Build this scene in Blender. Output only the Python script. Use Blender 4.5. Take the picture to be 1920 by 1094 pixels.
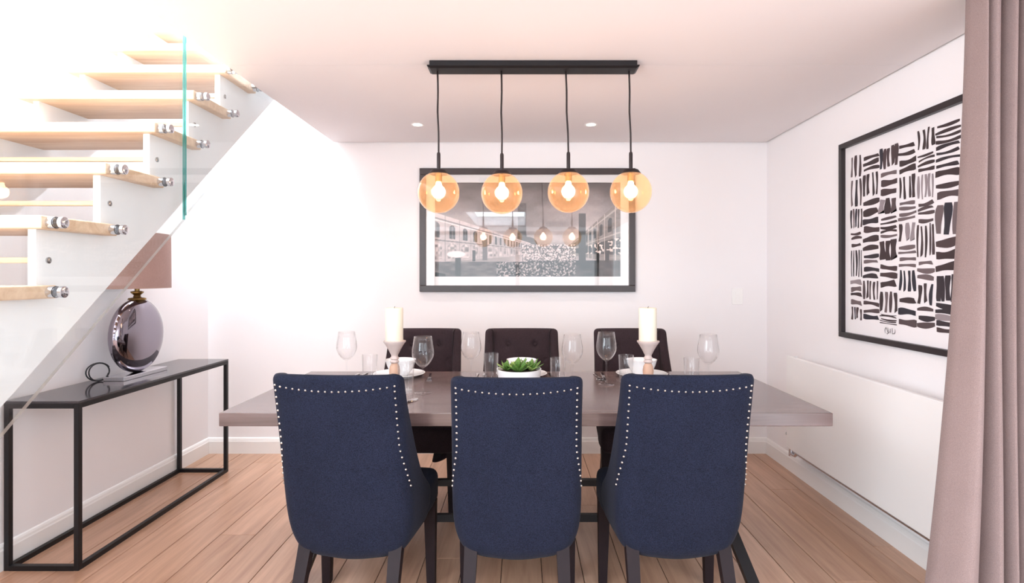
import bpy, bmesh, math, random
import numpy as np
from mathutils import Vector, Matrix

# ------------------------------------------------------------------ set-up
for o in list(bpy.data.objects):
    bpy.data.objects.remove(o, do_unlink=True)
SC = bpy.context.scene
COL = SC.collection
rnd = random.Random(7)
PI = math.pi

# camera: level, standing about 4.1 m in front of the far wall
cam_d = bpy.data.cameras.new('camera')
cam = bpy.data.objects.new('camera', cam_d)
COL.objects.link(cam)
cam.location = (0, 0, 1.3)
cam.rotation_euler = (PI / 2, 0, 0)
cam_d.sensor_fit = 'HORIZONTAL'
cam_d.sensor_width = 36.0
cam_d.lens = 1050.0 / 1920.0 * 36.0
cam_d.shift_x = -18.0 / 1920.0
cam_d.shift_y = -29.0 / 1920.0
cam_d.clip_start = 0.02
SC.camera = cam

# world: bright hazy daylight sky seen through skylight and rear window
W = bpy.data.worlds.new('sky')
SC.world = W
W.use_nodes = True
bg = W.node_tree.nodes['Background']
bg.inputs['Color'].default_value = (0.86, 0.92, 1.0, 1)
bg.inputs['Strength'].default_value = 1.6


def area_light(name, loc, rot, sx, sy, power, color):
    d = bpy.data.lights.new(name, 'AREA')
    d.shape = 'RECTANGLE'
    d.size, d.size_y = sx, sy
    d.energy = power
    d.color = color
    o = bpy.data.objects.new(name, d)
    o.location = loc
    o.rotation_euler = rot
    COL.objects.link(o)
    return o


# daylight: skylight over the stairs; garden doors and a rooflight behind the camera; added fills on both sides
area_light('skylight_daylight', (-1.84, 2.35, 4.7), (0, 0, 0), 0.84, 3.4, 250, (0.88, 0.95, 1.0))
area_light('garden_door_daylight', (-0.1, -2.95, 1.25), (PI / 2, 0, 0), 3.2, 2.1, 20, (0.80, 0.92, 1.0))
area_light('added_side_fill', (-2.27, -1.5, 1.25), (PI / 2, 0, -PI / 2), 2.6, 2.0, 140, (0.80, 0.92, 1.0))  # unseen fill with no known window, added to brighten the right wall
area_light('added_right_fill', (1.77, -0.9, 1.2), (PI / 2, 0, PI / 2), 3.4, 2.0, 35, (0.80, 0.92, 1.0))  # unseen fill, no window here; added to lift the wall under the stairs
area_light('rooflight_daylight', (-0.4, -1.5, 2.45), (0, 0, 0), 0.9, 2.2, 60, (0.82, 0.93, 1.0))

SC.view_settings.view_transform = 'Standard'
SC.view_settings.look = 'None'
SC.view_settings.gamma = 1.0
SC.view_settings.use_curve_mapping = False
SC.view_settings.exposure = 0.47


# ------------------------------------------------------------------ materials
def lin(c):
    out = []
    for v in c[:3]:
        v = v / 255.0
        out.append(v / 12.92 if v <= 0.04045 else ((v + 0.055) / 1.055) ** 2.4)
    return (*out, 1.0)


def new_mat(name):
    m = bpy.data.materials.new(name)
    m.use_nodes = True
    nt = m.node_tree
    for n in list(nt.nodes):
        nt.nodes.remove(n)
    out = nt.nodes.new('ShaderNodeOutputMaterial')
    return m, nt, out


def pmat(name, rgb, rough=0.5, metal=0.0, noise=0.0, scale=20.0, bump=0.0, bscale=200.0, spec=0.5,
         coat=0.0, sss=0.0):
    """principled material with slight procedural tone variation and relief"""
    m, nt, out = new_mat(name)
    N, L = nt.nodes, nt.links
    b = N.new('ShaderNodeBsdfPrincipled')
    b.inputs['Base Color'].default_value = lin(rgb)
    b.inputs['Roughness'].default_value = rough
    b.inputs['Metallic'].default_value = metal
    b.inputs['Specular IOR Level'].default_value = spec
    b.inputs['Coat Weight'].default_value = coat
    if sss:
        b.inputs['Subsurface Weight'].default_value = sss
        b.inputs['Subsurface Radius'].default_value = (0.02, 0.012, 0.008)
    L.new(b.outputs[0], out.inputs[0])
    tc = N.new('ShaderNodeTexCoord')
    if noise:
        n = N.new('ShaderNodeTexNoise')
        n.inputs['Scale'].default_value = scale
        n.inputs['Detail'].default_value = 4
        L.new(tc.outputs['Object'], n.inputs['Vector'])
        mx = N.new('ShaderNodeMix')
        mx.data_type = 'RGBA'
        c = lin(rgb)
        mx.inputs['A'].default_value = (c[0] * (1 - noise), c[1] * (1 - noise), c[2] * (1 - noise), 1)
        mx.inputs['B'].default_value = (min(1, c[0] * (1 + noise)), min(1, c[1] * (1 + noise)), min(1, c[2] * (1 + noise)), 1)
        L.new(n.outputs['Fac'], mx.inputs['Factor'])
        L.new(mx.outputs['Result'], b.inputs['Base Color'])
    if bump:
        n2 = N.new('ShaderNodeTexNoise')
        n2.inputs['Scale'].default_value = bscale
        L.new(tc.outputs['Object'], n2.inputs['Vector'])
        bp = N.new('ShaderNodeBump')
        bp.inputs['Strength'].default_value = bump
        bp.inputs['Distance'].default_value = 0.002
        L.new(n2.outputs['Fac'], bp.inputs['Height'])
        L.new(bp.outputs[0], b.inputs['Normal'])
    return m


def wood_mat(name, dark, light, rough=0.45, axis='Y', vary=0.25, gscale=1.0, spec=0.5):
    m, nt, out = new_mat(name)
    N, L = nt.nodes, nt.links
    b = N.new('ShaderNodeBsdfPrincipled')
    b.inputs['Roughness'].default_value = rough
    b.inputs['Specular IOR Level'].default_value = spec
    tc = N.new('ShaderNodeTexCoord')
    oi = N.new('ShaderNodeObjectInfo')
    mp = N.new('ShaderNodeMapping')
    s = [14 * gscale] * 3
    s['XYZ'.index(axis)] = 0.9 * gscale
    mp.inputs['Scale'].default_value = s
    off = N.new('ShaderNodeVectorMath')
    off.operation = 'SCALE'
    off.inputs[0].default_value = (37.0, 53.0, 29.0)
    L.new(oi.outputs['Random'], off.inputs['Scale'])
    L.new(off.outputs[0], mp.inputs['Location'])
    L.new(tc.outputs['Object'], mp.inputs['Vector'])
    n = N.new('ShaderNodeTexNoise')
    n.inputs['Scale'].default_value = 1.6
    n.inputs['Detail'].default_value = 9
    n.inputs['Roughness'].default_value = 0.62
    n.inputs['Distortion'].default_value = 0.7
    L.new(mp.outputs[0], n.inputs['Vector'])
    r = N.new('ShaderNodeValToRGB')
    r.color_ramp.elements[0].position = 0.32
    r.color_ramp.elements[0].color = lin(dark)
    r.color_ramp.elements[1].position = 0.66
    r.color_ramp.elements[1].color = lin(light)
    L.new(n.outputs['Fac'], r.inputs[0])
    hv = N.new('ShaderNodeHueSaturation')
    mr = N.new('ShaderNodeMapRange')
    mr.inputs['To Min'].default_value = 1 - vary
    mr.inputs['To Max'].default_value = 1 + vary * 0.5
    L.new(oi.outputs['Random'], mr.inputs['Value'])
    L.new(mr.outputs[0], hv.inputs['Value'])
    L.new(r.outputs[0], hv.inputs['Color'])
    L.new(hv.outputs[0], b.inputs['Base Color'])
    bp = N.new('ShaderNodeBump')
    bp.inputs['Strength'].default_value = 0.12
    bp.inputs['Distance'].default_value = 0.002
    L.new(n.outputs['Fac'], bp.inputs['Height'])
    L.new(bp.outputs[0], b.inputs['Normal'])
    L.new(b.outputs[0], out.inputs[0])
    return m


def fabric_mat(name, rgb, rgb2, weave=420.0, sheen=0.25):
    m, nt, out = new_mat(name)
    N, L = nt.nodes, nt.links
    b = N.new('ShaderNodeBsdfPrincipled')
    b.inputs['Roughness'].default_value = 0.9
    b.inputs['Specular IOR Level'].default_value = 0.15
    b.inputs['Sheen Weight'].default_value = sheen
    b.inputs['Sheen Roughness'].default_value = 0.5
    tc = N.new('ShaderNodeTexCoord')
    n1 = N.new('ShaderNodeTexNoise')
    n1.inputs['Scale'].default_value = weave
    n1.inputs['Detail'].default_value = 3
    L.new(tc.outputs['Object'], n1.inputs['Vector'])
    n2 = N.new('ShaderNodeTexNoise')
    n2.inputs['Scale'].default_value = 7
    L.new(tc.outputs['Object'], n2.inputs['Vector'])
    ad = N.new('ShaderNodeMath')
    ad.operation = 'MULTIPLY_ADD'
    ad.inputs[1].default_value = 0.88
    L.new(n1.outputs['Fac'], ad.inputs[0])
    m2 = N.new('ShaderNodeMath')
    m2.operation = 'MULTIPLY'
    m2.inputs[1].default_value = 0.12
    L.new(n2.outputs['Fac'], m2.inputs[0])
    L.new(m2.outputs[0], ad.inputs[2])
    r = N.new('ShaderNodeValToRGB')
    r.color_ramp.elements[0].position = 0.35
    r.color_ramp.elements[0].color = lin(rgb)
    r.color_ramp.elements[1].position = 0.65
    r.color_ramp.elements[1].color = lin(rgb2)
    L.new(ad.outputs[0], r.inputs[0])
    L.new(r.outputs[0], b.inputs['Base Color'])
    bp = N.new('ShaderNodeBump')
    bp.inputs['Strength'].default_value = 0.25
    bp.inputs['Distance'].default_value = 0.001
    L.new(n1.outputs['Fac'], bp.inputs['Height'])
    L.new(bp.outputs[0], b.inputs['Normal'])
    L.new(b.outputs[0], out.inputs[0])
    return m


def glass_mat(name, tint=(1, 1, 1), ior=1.45, body=0.0, body_col=(1, 1, 1), gloss_col=(1, 1, 1), edge=0.0):
    """thin clear glass: straight-through light plus Fresnel reflection (and an optional translucent body tint)"""
    m, nt, out = new_mat(name)
    N, L = nt.nodes, nt.links
    t = N.new('ShaderNodeBsdfTransparent')
    t.inputs[0].default_value = (*tint, 1)
    g = N.new('ShaderNodeBsdfGlossy')
    g.inputs['Roughness'].default_value = 0.02
    g.inputs['Color'].default_value = (*gloss_col, 1)
    # Schlick reflectance, the same from either side of the thin sheet
    f0 = ((ior - 1) / (ior + 1)) ** 2
    fc = N.new('ShaderNodeLayerWeight')
    fc.inputs[0].default_value = 0.5
    pw = N.new('ShaderNodeMath')
    pw.operation = 'POWER'
    pw.inputs[1].default_value = 5.0
    L.new(fc.outputs['Facing'], pw.inputs[0])
    fr = N.new('ShaderNodeMath')
    fr.operation = 'MULTIPLY_ADD'
    fr.inputs[1].default_value = 1 - f0
    fr.inputs[2].default_value = f0
    L.new(pw.outputs[0], fr.inputs[0])
    mix = N.new('ShaderNodeMixShader')
    L.new(fr.outputs[0], mix.inputs[0])
    src = t
    if body:
        tr = N.new('ShaderNodeBsdfTranslucent')
        tr.inputs[0].default_value = (*body_col, 1)
        mb = N.new('ShaderNodeMixShader')
        mb.inputs[0].default_value = body
        if edge:
            lw = N.new('ShaderNodeLayerWeight')
            lw.inputs[0].default_value = 0.3
            ma = N.new('ShaderNodeMath')
            ma.operation = 'MULTIPLY_ADD'
            ma.inputs[1].default_value = edge
            ma.inputs[2].default_value = body
            ma.use_clamp = True
            L.new(lw.outputs['Facing'], ma.inputs[0])
            L.new(ma.outputs[0], mb.inputs[0])
        L.new(t.outputs[0], mb.inputs[1])
        L.new(tr.outputs[0], mb.inputs[2])
        src = mb
    L.new(src.outputs[0], mix.inputs[1])
    L.new(g.outputs[0], mix.inputs[2])
    L.new(mix.outputs[0], out.inputs[0])
    return m


def emit_mat(name, rgb, strength):
    m, nt, out = new_mat(name)
    e = nt.nodes.new('ShaderNodeEmission')
    e.inputs[0].default_value = (*rgb, 1)
    e.inputs[1].default_value = strength
    nt.links.new(e.outputs[0], out.inputs[0])
    return m


def vcol_mat(name, rough=0.7):
    m, nt, out = new_mat(name)
    b = nt.nodes.new('ShaderNodeBsdfPrincipled')
    b.inputs['Roughness'].default_value = rough
    a = nt.nodes.new('ShaderNodeVertexColor')
    a.layer_name = 'ink'
    nt.links.new(a.outputs['Color'], b.inputs['Base Color'])
    nt.links.new(b.outputs[0], out.inputs[0])
    return m


M = {
    'wall': pmat('wall_paint', (246, 242, 243), 0.75, noise=0.012, scale=3, bump=0.05, bscale=90),
    'ceiling': pmat('ceiling_paint', (240, 234, 235), 0.8, noise=0.01, scale=3),
    'trim': pmat('trim_gloss_paint', (243, 240, 238), 0.35, noise=0.01, scale=5),
    'stair_white': pmat('white_powder_coat', (238, 238, 240), 0.45, noise=0.01, scale=5),
    'radiator': pmat('radiator_enamel', (245, 243, 242), 0.3, noise=0.008, scale=5),
    'joint': pmat('floor_joint', (70, 50, 40), 0.9, noise=0.1),
    'plank': wood_mat('oak_plank', (178, 135, 108), (210, 168, 140), 0.3, 'Y', 0.13, spec=0.7),
    'tread': wood_mat('tread_oak', (196, 160, 128), (226, 198, 170), 0.45, 'X', 0.06),
    'table': wood_mat('grey_brown_oak', (92, 75, 73), (126, 106, 103), 0.2, 'X', 0.05, spec=0.75),
    'chrome': pmat('chrome', (215, 215, 220), 0.12, 1.0, noise=0.02, scale=30),
    'dark_chrome': pmat('dark_chrome', (146, 140, 150), 0.06, 1.0, noise=0.03, scale=4),
    'brass': pmat('aged_brass', (140, 115, 70), 0.3, 1.0, noise=0.1, scale=40),
    'black_metal': pmat('black_metal', (24, 22, 25), 0.45, 0.3, noise=0.1, scale=60),
    'bronze_metal': pmat('dark_bronze_metal', (44, 35, 36), 0.45, 0.4, noise=0.1, scale=60),
    'rubber': pmat('black_rubber', (30, 30, 34), 0.6, noise=0.1, scale=60),
    'console_top': pmat('smoked_glass_top', (52, 48, 52), 0.1, noise=0.08, scale=6, spec=0.6),
    'navy': fabric_mat('navy_linen', (11, 14, 26), (33, 38, 58), 380.0, 0.03),
    'charcoal': fabric_mat('charcoal_brown_linen', (40, 30, 34), (60, 47, 51), 420.0, 0.05),
    'leg': pmat('dark_stained_wood', (34, 25, 28), 0.5, noise=0.15, scale=25, bump=0.05, spec=0.15),
    'nail': pmat('nickel_nail', (186, 178, 170), 0.28, 0.9, noise=0.03, scale=30),
    'curtain': fabric_mat('taupe_curtain', (128, 110, 108), (152, 133, 130), 600, 0.1),
    'shade': fabric_mat('mauve_lampshade', (158, 128, 122), (182, 152, 144), 500, 0.1),
    'frame_dark': pmat('dark_frame_wood', (62, 52, 52), 0.3, noise=0.2, scale=14, bump=0.03),
    'frame_black': pmat('black_frame_wood', (38, 30, 33), 0.4, noise=0.1, scale=14),
    'mat_board': pmat('mat_board', (240, 236, 236), 0.8, noise=0.01, scale=20),
    'print': vcol_mat('ink_print'),
    'picture_glass': glass_mat('picture_glass', (1, 1, 1), 1.5),
    'balustrade_glass': glass_mat('balustrade_glass', (0.965, 0.985, 0.985), 1.45),
    'glass_edge': glass_mat('green_glass_edge', (0.16, 0.5, 0.47), 1.45, 0.45, (0.14, 0.5, 0.47)),
    'glass_edge_pale': glass_mat('pale_glass_edge', (0.8, 0.88, 0.87), 1.5, 0.5, (0.85, 0.9, 0.9)),
    'clear_glass': glass_mat('clear_glass', (0.993, 0.993, 0.995), 1.36, 0.006, (0.97, 0.97, 0.99), edge=0.13),
    'amber': glass_mat('amber_globe_glass', (1.0, 0.82, 0.64), 1.5, 0.085, (1.0, 0.62, 0.35), edge=0.06),
    'bulb': emit_mat('warm_bulb', (1.0, 0.72, 0.50), 37),
    'downlight': emit_mat('downlight_lens', (1.0, 0.93, 0.82), 14),
    'porcelain': pmat('white_porcelain', (246, 246, 247), 0.15, noise=0.008, scale=10, coat=0.3),
    'candle': pmat('cream_wax', (240, 231, 212), 0.5, noise=0.015, scale=12, sss=0.3),
    'wick': pmat('wick', (60, 50, 45), 0.9, noise=0.1),
    'pale_wood': pmat('whitewashed_wood', (206, 188, 182), 0.6, noise=0.1, scale=25),
    'warm_wood': pmat('natural_turned_wood', (206, 168, 145), 0.55, noise=0.12, scale=25),
    'steel': pmat('polished_steel', (190, 188, 188), 0.15, 1.0, noise=0.03, scale=30),
    'soil': pmat('soil', (70, 60, 45), 0.95, noise=0.3, scale=60, bump=0.5),
    'leaf': pmat('succulent_leaf', (98, 140, 62), 0.45, noise=0.25, scale=14),
    'leaf_pale': pmat('succulent_leaf_pale', (164, 190, 104), 0.45, noise=0.2, scale=14),
    'plastic': pmat('white_plastic', (250, 248, 246), 0.35, noise=0.008, scale=10),
    'napkin': pmat('grey_napkin', (58, 50, 54), 0.85, noise=0.1, scale=40, bump=0.2),
}


# ------------------------------------------------------------------ mesh helpers
def add_box(bm, x0, x1, y0, y1, z0, z1, mi=0, bev=0.0, seg=2):
    r = bmesh.ops.create_cube(bm, size=1.0)
    vs = r['verts']
    for v in vs:
        v.co = Vector(((x0 + x1) / 2 + v.co.x * (x1 - x0), (y0 + y1) / 2 + v.co.y * (y1 - y0), (z0 + z1) / 2 + v.co.z * (z1 - z0)))
    fs = set(f for v in vs for f in v.link_faces)
    for f in fs:
        f.material_index = mi
    if bev > 0:
        es = list(set(e for v in vs for e in v.link_edges))
        r2 = bmesh.ops.bevel(bm, geom=es, offset=bev, segments=seg, affect='EDGES', profile=0.5)
        for f in r2['faces']:
            f.material_index = mi


def add_frustum(bm, p0, p1, s0, s1, mi=0):
    """square-section post from p0 to p1 with half sizes s0, s1 (horizontal sections)"""
    vs = []
    for p, s in ((p0, s0), (p1, s1)):
        for dx, dy in ((-1, -1), (1, -1), (1, 1), (-1, 1)):
            vs.append(bm.verts.new((p[0] + dx * s, p[1] + dy * s, p[2])))
    fs = [(3, 2, 1, 0), (4, 5, 6, 7)] + [(i, (i + 1) % 4, 4 + (i + 1) % 4, 4 + i) for i in range(4)]
    for f in fs:
        bm.faces.new([vs[i] for i in f]).material_index = mi


def add_lathe(bm, prof, n=24, cx=0, cy=0, cz=0, mi=0, close=False):
    """prof = [(r, z), ...]"""
    rings = []
    for r, z in prof:
        if r < 1e-5:
            rings.append([bm.verts.new((cx, cy, cz + z))])
        else:
            rings.append([bm.verts.new((cx + r * math.cos(2 * PI * k / n), cy + r * math.sin(2 * PI * k / n), cz + z)) for k in range(n)])
    pairs = list(zip(rings, rings[1:]))
    if close:
        pairs.append((rings[-1], rings[0]))
    for a, b in pairs:
        for k in range(n):
            k2 = (k + 1) % n
            if len(a) == 1 and len(b) == 1:
                continue
            if len(a) == 1:
                f = bm.faces.new((a[0], b[k2], b[k]))
            elif len(b) == 1:
                f = bm.faces.new((a[k], a[k2], b[0]))
            else:
                f = bm.faces.new((a[k], a[k2], b[k2], b[k]))
            f.material_index = mi
            f.smooth = True


def add_tube(bm, pts, r, n=8, mi=0, cap=True):
    pts = [Vector(p) for p in pts]
    rs = r if isinstance(r, (list, tuple)) else [r] * len(pts)
    rings = []
    up = None
    for i, p in enumerate(pts):
        t = (pts[min(i + 1, len(pts) - 1)] - pts[max(i - 1, 0)]).normalized()
        if up is None:
            up = Vector((0, 0, 1)) if abs(t.z) < 0.9 else Vector((1, 0, 0))
        a = t.cross(up).normalized()
        b = a.cross(t).normalized()
        up = b
        rings.append([bm.verts.new(p + (a * math.cos(2 * PI * k / n) + b * math.sin(2 * PI * k / n)) * rs[i]) for k in range(n)])
    for q, s in zip(rings, rings[1:]):
        for k in range(n):
            f = bm.faces.new((q[k], q[(k + 1) % n], s[(k + 1) % n], s[k]))
            f.material_index = mi
            f.smooth = True
    if cap:
        bm.faces.new(list(reversed(rings[0]))).material_index = mi
        bm.faces.new(rings[-1]).material_index = mi


def add_prism_x(bm, poly, x0, x1, mi=0):
    """polygon in (y, z) extruded between x0 and x1; returns the side faces in order"""
    a = [bm.verts.new((x0, y, z)) for y, z in poly]
    b = [bm.verts.new((x1, y, z)) for y, z in poly]
    f1 = bm.faces.new(list(reversed(a)))
    f2 = bm.faces.new(b)
    f1.material_index = f2.material_index = mi
    sides = []
    n = len(poly)
    for k in range(n):
        f = bm.faces.new((a[k], a[(k + 1) % n], b[(k + 1) % n], b[k]))
        f.material_index = mi
        sides.append(f)
    return sides


def make(name, bm, mats, parent=None, smooth=None, loc=None, rot=None, mods=None):
    bmesh.ops.recalc_face_normals(bm, faces=bm.faces)
    me = bpy.data.meshes.new(name)
    bm.to_mesh(me)
    bm.free()
    for m in (mats if isinstance(mats, (list, tuple)) else [mats]):
        me.materials.append(m)
    if smooth is not None:
        for p in me.polygons:
            p.use_smooth = True
        if smooth > 0:
            me.set_sharp_from_angle(angle=math.radians(smooth))
    o = bpy.data.objects.new(name, me)
    COL.objects.link(o)
    if parent:
        o.parent = parent
    if loc:
        o.location = loc
    if rot:
        o.rotation_euler = rot
    return o


def box(name, dims, mat, parent=None, bev=0.0, **k):
    bm = bmesh.new()
    add_box(bm, *dims, bev=bev)
    return make(name, bm, mat, parent, **k)


def tag(o, label=None, cat=None, group=None, kind=None):
    if label:
        o['label'] = label
    if cat:
        o['category'] = cat
    if group:
        o['group'] = group
    if kind:
        o['kind'] = kind
    return o


def thing(name, label, cat, loc=(0, 0, 0), rz=0.0, group=None):
    o = bpy.data.objects.new(name, None)
    o.empty_display_size = 0.1
    COL.objects.link(o)
    o.location = loc
    o.rotation_euler = (0, 0, rz)
    return tag(o, label, cat, group)


def copy_tree(o, parent=None):
    c = o.copy()
    COL.objects.link(c)
    if parent:
        c.parent = parent
    for ch in list(o.children):
        copy_tree(ch, c)
    return c


# ------------------------------------------------------------------ room shell
XL, XR, YB, YF, H = -2.30, 1.80, 4.11, -3.0, 2.28
XV = -1.375            # edge of the ceiling along the open stairwell
ZU = 4.8
G = 0.015              # shadow gap at the ceiling edge

# floor: joints slab below, oak planks as children
flr = box('floor', (XL - 0.1, XR + 0.1, YF - 0.1, YB + 0.1, -0.12, -0.006), M['joint'])
tag(flr, 'wide pale oak plank floor running towards the far wall', kind='structure')
PW = 0.178
x = -1.691 - 4 * PW
row = 0
seams = []
while x < XR:
    y = YF - rnd.uniform(0.0, 1.6)
    while y < YB:
        ln = rnd.uniform(1.5, 2.3)
        y0, y1 = max(y, YF), min(y + ln, YB)
        xa, xb = max(x, XL), min(x + PW, XR)
        if y1 - y0 > 0.05 and xb - xa > 0.02:
            bm = bmesh.new()
            g = 0.0016
            add_box(bm, xa + g - (xa + xb) / 2, xb - g - (xa + xb) / 2, y0 + 0.0008 - (y0 + y1) / 2, y1 - 0.0008 - (y0 + y1) / 2, -0.012, 0.0, bev=0.0012, seg=1)
            make('plank', bm, M['plank'], flr, loc=((xa + xb) / 2, (y0 + y1) / 2, 0))
        y += ln
    x += PW
    row += 1

# walls
bm = bmesh.new()
add_box(bm, XL - 0.15, XR + 0.15, YB, YB + 0.15, -0.12, ZU)
tag(make('wall_back', bm, M['wall']), 'white far wall behind the dining table', kind='structure')
bm = bmesh.new()
add_box(bm, XR, XR + 0.15, YF - 0.15, -2.65, -0.12, H + 0.3)
add_box(bm, XR, XR + 0.15, 0.85, YB, -0.12, H + 0.3)
add_box(bm, XR, XR + 0.15, -2.65, 0.85, 2.22, H + 0.3)
add_box(bm, XR, XR + 0.15, -2.65, 0.85, -0.12, 0.15)
tag(make('wall_right', bm, M['wall']), 'white right-hand wall with radiator and abstract print', kind='structure')
bm = bmesh.new()
add_box(bm, XL - 0.15, XL, YF - 0.15, -2.8, -0.12, ZU)
add_box(bm, XL - 0.15, XL, -0.2, YB, -0.12, ZU)
add_box(bm, XL - 0.15, XL, -2.8, -0.2, -0.12, 0.25)
add_box(bm, XL - 0.15, XL, -2.8, -0.2, 2.25, ZU)
tag(make('wall_left', bm, M['wall']), 'white left-hand wall under the open stairs', kind='structure')
# front wall behind the camera with a wide glazed opening
bm = bmesh.new()
add_box(bm, XL, -1.75, YF - 0.15, YF, -0.12, H + 0.3)
add_box(bm, 1.55, XR, YF - 0.15, YF, -0.12, H + 0.3)
add_box(bm, -1.75, 1.55, YF - 0.15, YF, 2.2, H + 0.3)
add_box(bm, -1.75, 1.55, YF - 0.15, YF, -0.12, 0.1)
tag(make('wall_front', bm, M['wall']), 'white wall behind the viewer with a wide glazed opening', kind='structure')
# added unseen wall on the open upper floor, bounces light down the stairwell
bm = bmesh.new()
add_box(bm, XV + 0.10, XV + 0.22, 0.2, YB, H + 0.25, ZU)
add_box(bm, XL, XV + 0.22, 0.08, 0.2, H + 0.25, ZU)
tag(make('bounce_wall_upper', bm, M['wall']), 'added white upper wall bouncing daylight around the stairwell opening', kind='structure')

# ceiling with a fine joint line and a shadow gap along the walls
YJ = 2.60
bm = bmesh.new()
add_box(bm, XV, -0.86, YF, YJ - 0.001, H, H + 0.05)
add_box(bm, 0.06, XR - G, YF, YJ - 0.001, H, H + 0.05)
add_box(bm, -0.86, 0.06, YF, -2.62, H, H + 0.05)
add_box(bm, -0.86, 0.06, -0.38, YJ - 0.001, H, H + 0.05)
add_box(bm, XV, XR - G, YJ + 0.001, YB - G, H, H + 0.05)
add_box(bm, XV, -0.86, YF, YB, H + 0.05, H + 0.25)
add_box(bm, 0.06, XR, YF, YB, H + 0.05, H + 0.25)
add_box(bm, -0.86, 0.06, YF, -2.62, H + 0.05, H + 0.25)
add_box(bm, -0.86, 0.06, -0.38, YB, H + 0.05, H + 0.25)
add_box(bm, XL, XV, YF, 0.2, H, H + 0.25)
tag(make('ceiling', bm, M['ceiling']), 'white ceiling with an open stairwell on the left', kind='structure')


def skirting(name, label, p0, p1, inward):
    """small moulded skirting board from p0 to p1 (xy); inward = unit xy towards the room"""
    prof = [(0, 0), (0.016, 0), (0.016, 0.088), (0.013, 0.094), (0.011, 0.104), (0.007, 0.112), (0, 0.116)]
    bm = bmesh.new()
    ra = [bm.verts.new((p0[0] + inward[0] * d, p0[1] + inward[1] * d, z)) for d, z in prof]
    rb = [bm.verts.new((p1[0] + inward[0] * d, p1[1] + inward[1] * d, z)) for d, z in prof]
    n = len(prof)
    for k in range(n):
        bm.faces.new((ra[k], ra[(k + 1) % n], rb[(k + 1) % n], rb[k]))
    bm.faces.new(ra)
    bm.faces.new(list(reversed(rb)))
    tag(make(name, bm, M['trim']), label, kind='structure')


skirting('baseboard_back', 'white skirting board along the far wall', (XL, YB), (XR, YB), (0, -1))
skirting('baseboard_right', 'white skirting board under the radiator wall', (XR, YF), (XR, YB - 0.016), (-1, 0))
skirting('baseboard_left', 'white skirting board behind the console table', (XL, YF), (XL, YB - 0.016), (1, 0))

# glazed door frame behind the camera
bm = bmesh.new()
for xa in (-1.75, -0.12, 1.47):
    add_box(bm, xa, xa + 0.08, YF - 0.1, YF - 0.03, 0.1, 2.2)
add_box(bm, -1.75, 1.55, YF - 0.1, YF - 0.03, 0.1, 0.17)
add_box(bm, -1.75, 1.55, YF - 0.1, YF - 0.03, 2.13, 2.2)
win = make('window_1', bm, M['black_metal'])
tag(win, 'dark framed garden doors behind the viewer', kind='structure')


# ------------------------------------------------------------------ staircase
GO, RI = 0.2586, 0.2102
XE = -1.43            # right-hand ends of the treads


def nose_y(j):
    return 1.954 + (j - 3) * GO


def nose_z(j):
    return 1.672 + (j - 3) * RI


stairs = thing('staircase', 'open-tread staircase with pale oak treads on white sawtooth stringers', 'staircase', (-1.8, 0.2, 0))
ORG = Vector((-1.8, 0.2, 0))


def local(o):
    o.location = -ORG
    return o


J0, J1 = -4, 8
for sx, lab in ((-1.47, None), (-2.13, None)):
    poly = []
    # bottom line
    yb0 = 0.2186 + nose_y(-4) - nose_y(-4)
    def zb(y):
        return 1.455 + 0.8128 * (y - 2.227)
    poly.append((2.227 - 1.455 / 0.8128, 0.0))
    yend = nose_y(J1) + GO
    poly.append((yend, zb(yend)))
    poly.append((yend, nose_z(J1) - 0.02))
    for j in range(J1, J0 - 1, -1):
        poly.append((nose_y(j), nose_z(j) - 0.02))
        lower = nose_z(j - 1) - 0.02 if j > J0 else 0.0
        poly.append((nose_y(j), lower))
    bm = bmesh.new()
    add_prism_x(bm, poly, sx - 0.025, sx)
    local(make('stringer', bm, M['stair_white'], stairs))
for j in range(J0, J1 + 1):
    bm = bmesh.new()
    y0, y1 = nose_y(j) - 0.028, nose_y(j) + GO + 0.028
    add_box(bm, -2.2 - ORG.x, XE - ORG.x, y0 - ORG.y, y1 - ORG.y, nose_z(j) - 0.02, nose_z(j) + 0.02, bev=0.004)
    tr = make('tread', bm, M['tread'], stairs)
    for yy in (nose_y(j), nose_y(j) + GO):
        bm = bmesh.new()
        c = Vector((XE, yy, nose_z(j))) - ORG
        add_tube(bm, [c, c + Vector((0.0200, 0, 0))], 0.0170, 16, 0)
        add_tube(bm, [c + Vector((0.0200, 0, 0)), c + Vector((0.0220, 0, 0))], 0.0180, 16, 1)
        add_tube(bm, [c + Vector((0.0220, 0, 0)), c + Vector((0.0235, 0, 0))], 0.0170, 16, 0)
        make('glass_clamp', bm, [M['chrome'], M['rubber']], tr, smooth=40)
    if j > J0:
        bm = bmesh.new()
        yy, zz = nose_y(j) + 0.043, nose_z(j) - 0.113
        add_box(bm, -2.13 - ORG.x, -1.496 - ORG.x, yy - 0.009 - ORG.y, yy + 0.009 - ORG.y, zz - 0.009, zz + 0.009, bev=0.003)
        make('riser_bar', bm, M['tread'], stairs)
        bm = bmesh.new()
        c = Vector((-1.47, yy, zz)) - ORG
        add_tube(bm, [c + Vector((-0.001, 0, 0)), c + Vector((0.004, 0, 0)), c + Vector((0.006, 0, 0))], [0.010, 0.010, 0.006], 12)
        make('bolt', bm, M['steel'], stairs, smooth=40)

# glass balustrade: two tall panes clamped to the tread ends
bal = thing('glass_balustrade', 'frameless clear glass balustrade clamped to the stair treads', 'balustrade', (-1.4, 0.4, 0))
OB = Vector((-1.4, 0.4, 0))


def gz(y):
    return 1.5355 + 0.8125 * (y - 2.324)


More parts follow.
